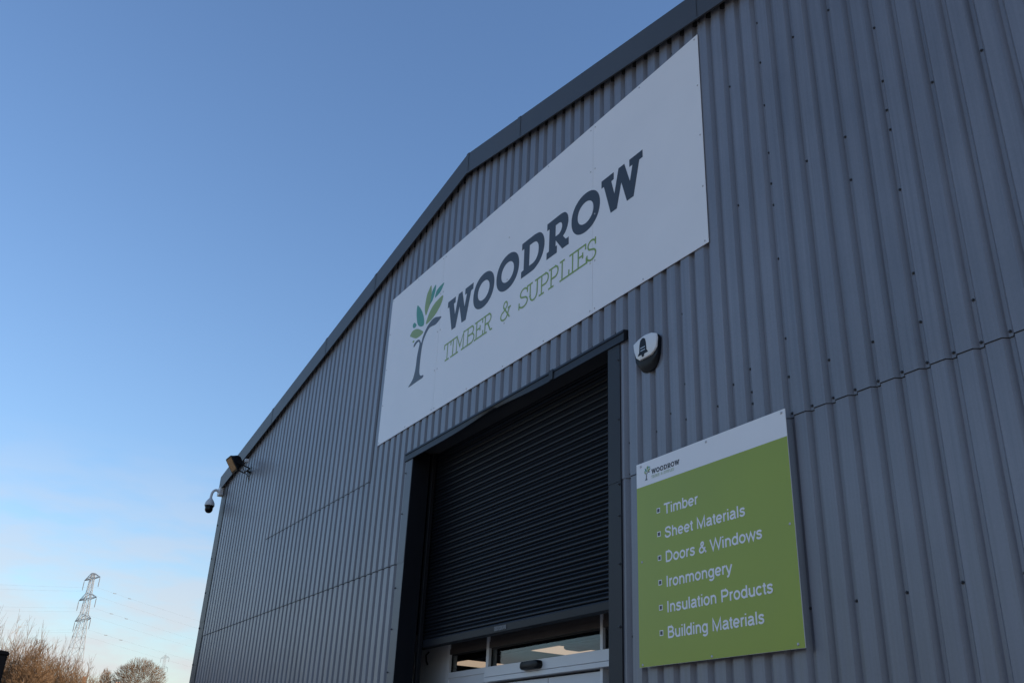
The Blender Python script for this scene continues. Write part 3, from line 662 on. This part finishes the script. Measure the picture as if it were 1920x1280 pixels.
GROT = {   # strokes of a plain grotesque in thousandths of an em: (advance, strokes)
 'i': (222, [[(111, 0), (111, 523)], [(111, 632), (111, 718)]]), 'l': (222, [[(111, 0), (111, 718)]]), 'I': (278, [[(139, 0), (139, 718)]]),
 'n': (556, [[(108, 0), (108, 523)], arc(278, 310, 170, 172, 180, 0) + [(448, 0)]]),
 'h': (556, [[(108, 0), (108, 718)], arc(278, 310, 170, 172, 180, 0) + [(448, 0)]]),
 'm': (833, [[(106, 0), (106, 523)], arc(262, 325, 156, 158, 180, 0) + [(418, 0)], arc(574, 325, 156, 158, 180, 0) + [(730, 0)]]),
 'r': (333, [[(106, 0), (106, 523)], arc(305, 300, 199, 182, 180, 90)]),
 'b': (556, [[(100, 0), (100, 718)], arc(290, 260, 190, 222, 0, 360, 24)]), 'd': (556, [[(456, 0), (456, 718)], arc(266, 260, 190, 222, 0, 360, 24)]),
 'o': (556, [arc(278, 260, 200, 222, 0, 360, 24)]), 'e': (556, [arc(278, 260, 200, 222, 0, 318, 22), [(90, 255), (466, 255)]]), 'c': (500, [arc(262, 260, 195, 222, 42, 318, 20)]),
 'a': (556, [arc(266, 372, 168, 110, 165, 0, 10) + [(434, 90), (455, 42), (525, 42)], sm([(434, 300), (250, 272), (120, 230), (82, 140), (140, 55), (250, 40), (360, 80), (430, 165)])]),
 's': (500, [sm([(412, 395), (360, 465), (250, 484), (140, 455), (108, 385), (150, 312), (260, 275), (370, 230), (405, 150), (355, 68), (245, 38), (130, 65), (78, 140)])]),
 'S': (667, [sm([(568, 510), (500, 635), (335, 680), (170, 630), (125, 530), (190, 430), (340, 375), (500, 318), (565, 205), (500, 88), (335, 38), (160, 85), (88, 225)])]),
 't': (278, [[(138, 650), (138, 110), (165, 48), (250, 42)], [(20, 481), (255, 481)]]),
 'u': (556, [[(108, 523), (108, 212)] + arc(278, 212, 170, 172, 180, 360, 10) + [(448, 300)], [(448, 0), (448, 523)]]),
 'w': (722, [[(30, 523), (195, 25), (361, 495), (527, 25), (692, 523)]]), 'W': (944, [[(30, 718), (252, 30), (472, 690), (692, 30), (914, 718)]]),
 'y': (500, [[(470, 523), (250, -40), (190, -150), (80, -172)], [(30, 523), (250, -20)]]),
 'g': (556, [[(452, 523), (452, -20)] + arc(270, -25, 182, 148, 0, -150, 10), arc(264, 260, 188, 222, 0, 360, 24)]),
 'T': (611, [[(305, 0), (305, 676)], [(25, 676), (586, 676)]]), 'M': (833, [[(115, 0), (115, 690), (416, 45), (718, 690), (718, 0)]]),
 'D': (722, [[(124, 0), (124, 718)], [(124, 676), (330, 676)] + arc(330, 359, 300, 317, 90, -90, 16) + [(124, 42)]]),
 'P': (667, [[(124, 0), (124, 718)], [(124, 676), (400, 676)] + arc(400, 500, 180, 176, 90, -90, 12) + [(124, 324)]]),
 'B': (667, [[(124, 0), (124, 718)], [(124, 676), (370, 676)] + arc(370, 530, 165, 146, 90, -90, 10) + [(124, 384)], [(370, 384)] + arc(388, 213, 195, 171, 90, -90, 10) + [(124, 42)]]),
 '&': (667, [sm([(618, 15), (420, 260), (255, 470), (215, 570), (265, 655), (350, 676), (420, 620), (405, 520), (280, 420), (150, 330), (85, 205), (135, 85), (260, 38), (400, 90), (510, 230), (548, 350)])]),
}
def text(parent, s, x, z, width, y, material):
    total = sum(GROT[c][0] if c != ' ' else 278 for c in s) - 2 * 60
    kx = width / total; kz = 0.0765 / 718; px_ = -60; step = 0
    for word in s.split(' '):
        m = MB()
        for c in word:
            adv, strokes = GROT[c]
            for st in strokes:
                step = (step + 1) % 6
                flat = [(x + (px_ + p[0]) * kx, z + p[1] * kz) for p in st]
                ext = len(st) == 2 and c not in 'wWyMtil' or (c in 't' and len(st) == 2)
                closed = len(st) > 20 and st[0][0] - st[-1][0] < 1 and abs(st[0][1] - st[-1][1]) < 1
                stroke(m, flat, 0.0066, y - .0001 * step, False)
            px_ += adv
        px_ += 278
        m.build('lettering', material, parent, fix=False)
for s, z_, wd in (('Timber', 1.8615, .352), ('Sheet Materials', 1.687, .797), ('Doors & Windows', 1.514, .932), ('Ironmongery', 1.340, .645), ('Insulation Products', 1.166, .990), ('Building Materials', .994, .900)):
    text(s2, s, q2(-5.193), q2(z_) + H, q2(wd), YQ - 0.0056, M['white'])
    b = MB(); xb, zb2 = q2(-5.279), q2(z_ + .022) + H
    b.box(xb, xb + .037, YQ - 0.0058, YQ - 0.0050, zb2, zb2 + .037); bo = b.build('bullet_square', M['white'], s2)
    b = MB(); b.box(xb + .006, xb + .031, YQ - 0.0064, YQ - 0.0059, zb2 + .006, zb2 + .031); b.build('bullet_centre', M['navy'], bo)
rivets(s2, [(q2(x), q2(z_) + H) for x, z_ in ((-5.455, 2.284), (-4.729, 2.286), (-4.018, 2.289), (-5.458, 1.556), (-4.022, 1.559), (-4.038, .847), (-4.768, .838), (-5.470, .838))], YQ - 0.0050, 0.009, M['rivet'])

# ------------------------------------------------------------------ alarm box
ab = empty('alarm_box', (-5.29, YF, 3.18 + H)); tag(ab, 'small white shield shaped alarm sounder with dark base and bell emblem', 'alarm box')
ac, az = -5.309, 3.174 + H
out_f = smooth([(-.146, .126), (-.08, .150), (0, .162), (.08, .152), (.138, .124), (.146, .09), (.136, .013), (.112, -.014), (.07, -.036), (-.07, -.040), (-.112, -.005), (-.136, .06)], 1)
def lo_(sx, sz, y, dz=0): return [(ac + a * sx, y, az + b * sz + dz) for a, b in out_f]
m = MB(); m.loft([lo_(1.0, 1.0, YF - 0.048), lo_(1.0, 1.0, YF - 0.056), lo_(0.97, 0.965, YF - 0.062), lo_(0.90, 0.89, YF - 0.064)]); m.build('cover', M['alarmw'], ab, smooth=True)
base_b = smooth([(-.146, .115), (-.075, .155), (0, .168), (.075, .155), (.146, .120), (.155, .075), (.140, -.04), (.100, -.12), (.05, -.150), (-.05, -.150), (-.100, -.12), (-.140, -.04), (-.155, .075)], 2)
def lb_(k, y, ch=0): return [(ac + a * k * .95, y, az + (b * k if b > -.05 else (b * (1 - ch) - .05 * ch) * k)) for a, b in base_b]
m = MB(); m.loft([lb_(.94, YF - 0.001, 0.0), lb_(.98, YF - 0.018, .05), lb_(1.0, YF - 0.034, .40), lb_(0.985, YF - 0.0475, .75)]); m.build('base', M['alarmd'], ab, smooth=True)
bell = [(-.065, -.005), (-.046, .018), (-.040, .075), (-.030, .104), (-.008, .116), (.008, .116), (.030, .104), (.040, .075), (.046, .018), (.065, -.005), (.018, -.005), (.012, -.024), (-.012, -.024), (-.018, -.005)]
fill2d('bell_emblem', [[(ac - .022 + a * 1.0, az + .004 + b * 1.16) for a, b in bell]], YF - 0.0648, M['alarmd'], ab)
m = MB()
for zz_ in (.050, .026): m.box(ac - .050, ac + .006, YF - 0.0661, YF - 0.0655, az + .004 + zz_, az + .004 + zz_ + .006)
m.build('emblem_bar', M['edge'], ab)

# ------------------------------------------------------------------ flood light
fl_ = empty('flood_light', (-16.3, YF, 4.94 + H)); tag(fl_, 'black floodlight tilted down with warm reflection coloured into its glass on bracket below the roof edge', 'floodlight')
fc = Vector((-16.3, 4.125, 4.985 + H)); du = Vector((0, -.57, .822)); dn = Vector((0, -.822, -.57)); dx = Vector((1, 0, 0))
def fb(a, b, c): return fc + dx * a + du * b + dn * c
def floop(hx, hu, c): 
    r = 0.03; pts = []
    for sx, su in ((1, 1), (-1, 1), (-1, -1), (1, -1)):
        for k in range(4):
            a0 = {(1, 1): 0, (-1, 1): 90, (-1, -1): 180, (1, -1): 270}[(sx, su)] + 30 * k
            pts.append(fb(sx * (hx - r) + r * math.cos(R(a0)), su * (hu - r) + r * math.sin(R(a0)), c))
    return pts
m = MB(); m.loft([floop(.10, .075, -.15), floop(.13, .10, -.12), floop(.15, .125, -.03), floop(.155, .14, .0)]); m.build('housing', M['black'], fl_, smooth=True)
m = MB(); m.loft([floop(.155, .14, .001), floop(.155, .14, .014)]); m.build('bezel', M['black'], fl_)
m = MB(); m.loft([floop(.128, .112, .0145), floop(.128, .112, .018)]); m.build('glass', M['lens'], fl_)
for k in range(5):
    m = MB(); a = -.09 + .045 * k
    m.face([fb(a, -.08, -.12), fb(a, .08, -.12), fb(a, .06, -.16), fb(a, -.06, -.16)]); m.build('cooling_fin', M['black'], fl_)
m = MB()
for s in (-1, 1): m.tube([fb(s * .165, -.02, -.03), fb(s * .165, -.10, -.10), (-16.3 + s * .165, 4.40, 4.925 + H)], .012, 6)
m.tube([(-16.465, 4.40, 4.925 + H), (-16.135, 4.40, 4.925 + H)], .014, 6); m.tube([(-16.3, 4.40, 4.925 + H), (-16.3, YF + .0, 4.90 + H)], .018, 6)
m.box(-16.38, -16.22, YF - .012, YF - .007, 4.84 + H, 4.99 + H); m.build('bracket', M['black'], fl_)
m = MB(); m.box(-16.2, -16.13, 4.30, 4.36, 5.03 + H, 5.09 + H); m.build('sensor_box', M['camw'], fl_, bevel=.006)
m = MB(); m.tube([fb(.02, -.06, -.15), (-16.28, 4.36, 4.88 + H), (-16.27, 4.43, 4.82 + H), (-16.27, 4.455, 4.72 + H)], .006, 5); m.build('cable', M['black'], fl_)

# ------------------------------------------------------------------ dome camera on the corner
dc = empty('dome_camera', (-17.93, 4.44, 4.92 + H)); tag(dc, 'white dome security camera with smoked bowl hanging off the left wall corner', 'security camera')
m = MB(); m.box(-18.02, -17.86, 4.372, 4.447, 4.835 + H, 4.995 + H); m.build('wall_box', M['camw'], dc, bevel=.012)
arcp = smooth([(4.375, 4.905), (4.335, 4.928), (4.295, 4.915), (4.262, 4.868), (4.252, 4.81), (4.250, 4.755)], 5, False)
m = MB(); m.tube([(-17.93, a, b + H) for a, b in arcp], .024, 12); m.build('swan_neck', M['camw'], dc, smooth=True)
cxy = (-17.93, 4.25)
m = MB(); m.lathe(cxy, [(.027, 4.765 + H), (.036, 4.745 + H), (.066, 4.705 + H), (.086, 4.665 + H), (.092, 4.630 + H), (.092, 4.612 + H)]); m.build('hood', M['camw'], dc, smooth=True)
m = MB(); m.lathe(cxy, [(.084, 4.6115 + H), (.080, 4.585 + H)]); m.build('collar', M['black'], dc, smooth=True)
m = MB(); m.lathe(cxy, [(.074, 4.585 + H)] + [(.074 * math.cos(R(a)), 4.545 + H - .074 * math.sin(R(a))) for a in range(0, 90, 10)] + [(.002, 4.471 + H)]); m.build('bowl', M['dome'], dc, smooth=True)

# ------------------------------------------------------------------ pylons
def pylon(x, y, ztop, zg, arms, axis, half, label, k=1.0, insul=True, w_=1.0):
    t = empty('pylon', (x, y, zg)); tag(t, label, 'pylon', 'lattice electricity pylons')
    a = Vector((axis[0], axis[1], 0)).normalized(); b = Vector((-a.y, a.x, 0)); o = Vector((x, y, 0))
    def wid(z): 
        zt, zm = arms[0], arms[-1]
        if z >= zm: return .40 * k + (.78 - .40) * k * (zt - z) / (zt - zm)
        return .78 * k + .082 * (zm - z)
    def P(i, j, z): wv = wid(z); return o + a * (i * wv) + b * (j * wv) + Vector((0, 0, z))
    zs = []
    z = zg
    while z < arms[-1] - 1.5: zs.append(z); z += max(2.2, wid(z) * 1.9)
    zs.append(arms[-1]); 
    for z0, z1 in zip(arms[::-1], arms[::-1][1:]): zs += [z0 + (z1 - z0) * q for q in (1 / 3, 2 / 3, 1)]
    zs.append(arms[0] + 1.3 * k)
    m = MB()
    for i, j in ((1, 1), (1, -1), (-1, -1), (-1, 1)):
        for z0, z1 in zip(zs, zs[1:]): m.tube([P(i, j, z0), P(i, j, z1)], .09 * k * w_, 4, cap=False)
    corners = [(1, 1), (1, -1), (-1, -1), (-1, 1)]
    for z0, z1 in zip(zs, zs[1:]):
        for q in range(4):
            c0, c1 = corners[q], corners[(q + 1) % 4]
            m.tube([P(*c0, z0), P(*c1, z1)], .036 * k * w_, 3, cap=False); m.tube([P(*c1, z0), P(*c0, z1)], .036 * k * w_, 3, cap=False)
            m.tube([P(*c0, z1), P(*c1, z1)], .036 * k * w_, 3, cap=False)
    top = o + Vector((0, 0, ztop))
    for i, j in corners: m.tube([P(i, j, zs[-1]), top], .07 * k * w_, 4, cap=False)
    m.build('tower', M['galv'], t)
    tips = []
    for n_, za in enumerate(arms):
        for s in (1, -1):
            hw = half * (1.0 if n_ != 1 else 1.12); tip = o + a * s * hw + Vector((0, 0, za)); am = MB()
            for j in (1, -1):
                am.tube([P(s, j, za), tip], .08 * k * w_, 4, cap=False); am.tube([P(s, j, za + 1.3 * k), tip], .07 * k * w_, 4, cap=False)
                for f in (.33, .66):
                    p0 = P(s, j, za).lerp(tip, f); p1 = P(s, j, za + 1.3 * k).lerp(tip, f); p2 = P(s, -j, za).lerp(tip, f)
                    am.tube([p0, p1], .045 * k * w_, 3, cap=False); am.tube([p0, p2], .045 * k * w_, 3, cap=False)
            am.build('cross_arm', M['galv'], t)
            if insul:
                im = MB(); zi = za - 2.6 * k
                im.tube([tip, tip + Vector((0, 0, -.3 * k))], .05 * k, 4)
                im.lathe((tip.x, tip.y), [((.10 if q % 2 else .065) * k, za - .3 * k - q * .11 * k) for q in range(20)], 8)
                im.build('insulator', M['wire'], t)
            tips.append((n_, s, tip + Vector((0, 0, -2.6 * k))))
    return tips
AX = Vector((-.964, -.26, 0)).normalized(); PX, PY = -257.5, 36.0
tips = pylon(PX, PY, 44.6 + H, ground_z(PX, PY), [43.2 + H, 38.3 + H, 33.3 + H], AX, 4.3, 'tall grey lattice pylon rising behind the brown scrub')
pylon(-683.5, 151.2, 72.7 + H, ground_z(-683, 151), [70.5 + H, 64.0 + H, 58.0 + H], AX, 5.5, 'faint distant pylon behind the rounded bare tree', 1.2, True, .45)
names = ['top', 'middle', 'lowest']
for n_, s, p in tips:
    for sg, side in ((1, 'out left'), (-1, 'right behind the warehouse')):
        d = Vector((-AX.y, AX.x, 0)) * sg
        if d.y > 0 and sg == 1 or d.y < 0 and sg == -1: d = -d
        pts_ = []
        for q in range(25):
            u = q / 24 * 300.0; pts_.append(p + d * u + Vector((0, 0, -.15 * u + .15 / 300 * u * u)))
        m = MB(); m.tube(pts_, .009, 3, cap=False)
        if s == -1 and sg == -1:
            for u in (4.5, 8.5):
                c = p + d * u + Vector((0, 0, -.15 * u)); m.box(c.x - .06, c.x + .06, c.y - .35, c.y + .35, c.z - .06, c.z + .06)
        o = m.build('power_line', M['wire'])
        tag(o, 'power line from the %s end of the %s pylon arm running %s' % ('near' if s == -1 else 'far', names[n_], side), 'power line', 'power lines on the pylon')

# ------------------------------------------------------------------ bare winter trees, scrub, far houses
def rv(rng, a): return Vector((rng.uniform(-a, a), rng.uniform(-a, a), rng.uniform(-a, a)))
def bare_tree(x, y, top, crown, trunk_h, seed, label, levels=6, spread=.62, narrow=False, tr=.22, fine=1500, tw=1.0):
    rng = random.Random(seed); zg = ground_z(x, y) - .1
    t = empty('bare_tree', (x, y, zg)); tag(t, label, 'tree', 'leafless trees on the skyline')
    tm, cm = MB(), MB(); hgt = top - zg
    c0 = Vector((x, y, zg)); crown_c = Vector((x, y, zg + trunk_h + (hgt - trunk_h) * .48)); ry = (hgt - trunk_h) * .52
    tm.tube([c0, c0 + Vector((.05, 0, trunk_h * .5)), c0 + Vector((0, .05, trunk_h * 1.15))], tr, 7, tr * .72)
    def inside(p): q = p - crown_c; return (q.x / crown) ** 2 + (q.y / crown) ** 2 + (q.z / ry) ** 2
    def grow(p, d, ln, r, lv):
        mid = p + d * ln * .5 + rv(rng, .06) * ln; e = p + d * ln + rv(rng, .05) * ln
        if inside(e) > 1.08 and lv < levels - 1: e = p + d * ln * .55; mid = p + d * ln * .28
        (tm if lv < 3 else cm).tube([p, mid, e], r, 5 if lv < 2 else 3, r * .62, cap=False)
        if lv >= levels: return
        n = rng.choice((2, 3, 3)) if lv < 2 else rng.choice((2, 3, 3, 4))
        for k in range(n):
            nd = (d * (1.1 if not narrow else 1.5) + rv(rng, 1.0) * spread * 1.5 + Vector((0, 0, .16 if lv > 1 else .05))).normalized()
            if inside(e) > .8: nd = (nd + (rv(rng, .8))).normalized()
            grow(e if rng.random() < .75 else mid, nd, ln * rng.uniform(.66, .86), r * .60, lv + 1)
    for k in range(9 if not narrow else 6):
        a = k * 2.399 + rng.uniform(-.3, .3); el = rng.uniform(.15, 1.3) if not narrow else rng.uniform(.8, 1.4)
        grow(c0 + Vector((0, 0, trunk_h * rng.uniform(.8, 1.12))), Vector((math.cos(a) * math.cos(el), math.sin(a) * math.cos(el), math.sin(el))), (hgt - trunk_h) * rng.uniform(.22, .30), tr * .45, 1)
    for k in range(fine):
        u = rv(rng, 1.0)
        while u.length > 1 or u.length < .25: u = rv(rng, 1.0)
        u = u.normalized() * u.length ** .55
        if u.z < -.55 and rng.random() < .8: continue
        wob = 1 + .10 * math.sin(5 * u.x + seed) * math.cos(4 * u.z + 2 * u.y)
        c = crown_c + Vector((u.x * crown, u.y * crown, u.z * ry)) * wob * .96
        d = (u + rv(rng, .55) + Vector((0, 0, .25))).normalized(); ln = rng.uniform(.35, .9) * tw
        cm.tube([c - d * ln * .6, c + rv(rng, .08) * ln, c + d * ln * .4], rng.uniform(.012, .024), 3, .008, cap=False)
    tm.build('trunk', M['bark'], t, fix=False); cm.build('crown', M['twig'], t, fix=False)
bare_tree(-176.5, 35.5, 19.4, 4.5, 4.0, 3, 'large bare tree with a round twiggy crown left of the warehouse', 6, .60, tr=.30, fine=6500)
bare_tree(-177.3, 30.3, 17.3, 1.15, 4.5, 5, 'slim bare tree between the pylon and the round tree', 5, .45, True, tr=.20, fine=1500, tw=.8)
bare_tree(-177.0, 28.5, 15.9, 1.0, 4.0, 8, 'smallest bare tree with only its top showing beside the slim tree', 4, .45, True, tr=.12, fine=500, tw=.6)

def house(x, y, ridge, label, chim, w_=7.0, d_=9.0):
    zg = ground_z(x, y) - .2; t = empty('house', (x, y, zg)); tag(t, label, 'house', 'houses low on the skyline')
    ev = ridge - 2.3
    m = MB(); m.box(x - w_ / 2, x + w_ / 2, y - d_ / 2, y + d_ / 2, zg, ev); m.build('wall', M['render'], t)
    m = MB(); m.prism([(x - w_ / 2 - .3, ev), (x + w_ / 2 + .3, ev), (x, ridge)], 'y', y - d_ / 2 - .2, y + d_ / 2 + .2); ro = m.build('roof', M['tile'], t)
    for k in (-2.2, 2.2):
        m = MB(); m.box(x + w_ / 2 - .02, x + w_ / 2 + .06, y + k - .6, y + k + .6, ev - 1.9, ev - .6); wo_ = m.build('window', M['pvc'], t)
        m = MB(); m.box(x + w_ / 2 + .061, x + w_ / 2 + .07, y + k - .5, y + k + .5, ev - 1.8, ev - .7); m.build('pane', M['gasket'], wo_)
    for cy_, top, wd in chim:
        m = MB(); m.box(x - .35, x + .35, cy_ - wd, cy_ + wd, ridge - 1.0, top); m.box(x - .42, x + .42, cy_ - wd - .07, cy_ + wd + .07, top + .001, top + .13); ch = m.build('chimney', M['brick'], ro)
        for q in (-.5, .5):
            m = MB(); m.lathe((x, cy_ + q * wd), [(.13, top + .13), (.11, top + .45), (.13, top + .46)], 10); m.build('chimney_pot', M['clay'], ch)
house(-148.3, 24.6, 12.6, 'low house roof with a brown brick chimney right of the pylon legs', [(22.6, 13.0, .22)], 7, 5.5)
house(-149.6, 31.5, 12.2, 'house whose wide chimney shows just left of the round tree', [(27.3, 12.75, .38)], 7, 9)

# twiggy thicket: far more stems than one could count
th = MB(); tp = MB(); rng = random.Random(11)
for k in range(1750):
    y = rng.uniform(-3.5, 4.75); x = -31.0 + rng.uniform(-2.4, 2.4)
    hmax = 5.30 - max(0, y - 1.6) * .34
    hh = hmax * (rng.uniform(.70, .93) if rng.random() < .72 else rng.uniform(.93, 1.07))
    m = tp if rng.random() < .3 else th
    lean = Vector((rng.uniform(-.16, .16), rng.uniform(-.16, .16), 1)).normalized()
    p0 = Vector((x, y, 0)); p1 = p0 + lean * hh * .5; p2 = p1 + (lean + rv(rng, .14)).normalized() * hh * .28; p3 = p2 + (lean + rv(rng, .22)).normalized() * hh * .22
    m.tube([p0, p1, p2, p3], rng.uniform(.010, .016), 3, .0018, cap=False)
    for q in range(rng.choice((12, 15, 18))):
        f = rng.uniform(.42, .93); c = p0.lerp(p1, f / .5) if f < .5 else p1.lerp(p2, (f - .5) / .28) if f < .78 else p2.lerp(p3, (f - .78) / .22)
        ln = rng.uniform(.30, .85) * (1.3 - .75 * f); d = (lean + rv(rng, .85)).normalized()
        e1 = c + d * ln * .5; e2 = e1 + (d + Vector((0, 0, .45)) + rv(rng, .2)).normalized() * ln * .5
        m.tube([c, e1, e2], rng.uniform(.0032, .0052), 3, .0015, cap=False)
        for r_ in range(2):
            g_ = c.lerp(e2, rng.uniform(.2, .8)); d2 = (d + rv(rng, .8) + Vector((0, 0, .3))).normalized()
            m.tube([g_, g_ + d2 * ln * .45], .003, 3, .0014, cap=False)
th_o = th.build('scrub_thicket', M['twig'], None, fix=False); tag(th_o, 'dense thicket of thin leafless brown stems left of the warehouse', 'scrub', kind='stuff')
tp_o = tp.build('pale_stems', M['twigp'], th_o, fix=False)

def bush(x, y, rx, top, seed, label, n=5200, z0=.0):
    n = int(n * 2.3); rng_ = random.Random(seed); t = empty('bare_bush', (x, y, 0)); tag(t, label, 'bush', 'rounded twiggy bushes in the scrub')
    m = MB(); s_ = MB()
    for k in range(26):
        a = rng_.uniform(0, 6.28); e = Vector((x + math.cos(a) * rx * .6, y + math.sin(a) * rx * .6, top * rng_.uniform(.55, .85)))
        s_.tube([(x + rng_.uniform(-.2, .2), y + rng_.uniform(-.2, .2), 0), ((x + e.x) / 2, (y + e.y) / 2, e.z * .55), e], .03, 4, .012, cap=False)
    for k in range(n):
        u = Vector((rng_.gauss(0, 1), rng_.gauss(0, 1), rng_.gauss(0, 1))).normalized() * (rng_.random() ** .30)
        c = Vector((x + u.x * rx, y + u.y * rx, top * .5 + u.z * top * .5 * (1 + .08 * math.sin(7 * u.x + 3 * u.y))))
        d = (u * .7 + rv(rng_, .8) + Vector((0, 0, .55))).normalized(); ln = rng_.uniform(.07, .20)
        m.tube([c, c + d * ln * .5 + rv(rng_, .02), c + d * ln + rv(rng_, .04)], rng_.uniform(.004, .0075), 3, .0025, cap=False)
    s_.build('stem', M['twigp'], t, fix=False); m.build('crown', M['twig'], t, fix=False)
bush(-27.9, 2.98, .62, 4.45, 21, 'round topped twiggy bush standing highest in the brown scrub', 5200)
bush(-28.6, 2.30, .85, 4.18, 22, 'dense twiggy bush beside the dark post', 6500)
bush(-29.0, 3.75, .80, 4.22, 23, 'twiggy bush on the scrub edge nearest the pylon legs', 5600)
bush(-29.6, 1.55, 1.0, 4.72, 24, 'twiggy bush behind the dark post at the photo edge', 5600)
bush(-30.5, 4.55, .45, 4.05, 25, 'smallest twiggy bush where the scrub ends beside the pylon base', 2600)

# dark post at the left edge of the photograph
po = empty('gate_post', (-9.0, .55, 0)); tag(po, 'thick dark flat topped post at the far left edge before the scrub', 'post')
m = MB(); m.box(-9.2, -8.97, .47, .755, 0, .825 + H); m.build('shaft', M['post'], po, bevel=.012)
m = MB(); m.prism([(.46, .827 + H), (.765, .827 + H), (.755, .852 + H), (.60, .868 + H), (.47, .852 + H)], 'x', -9.21, -8.96); m.build('cap', M['post'], po, bevel=.004)
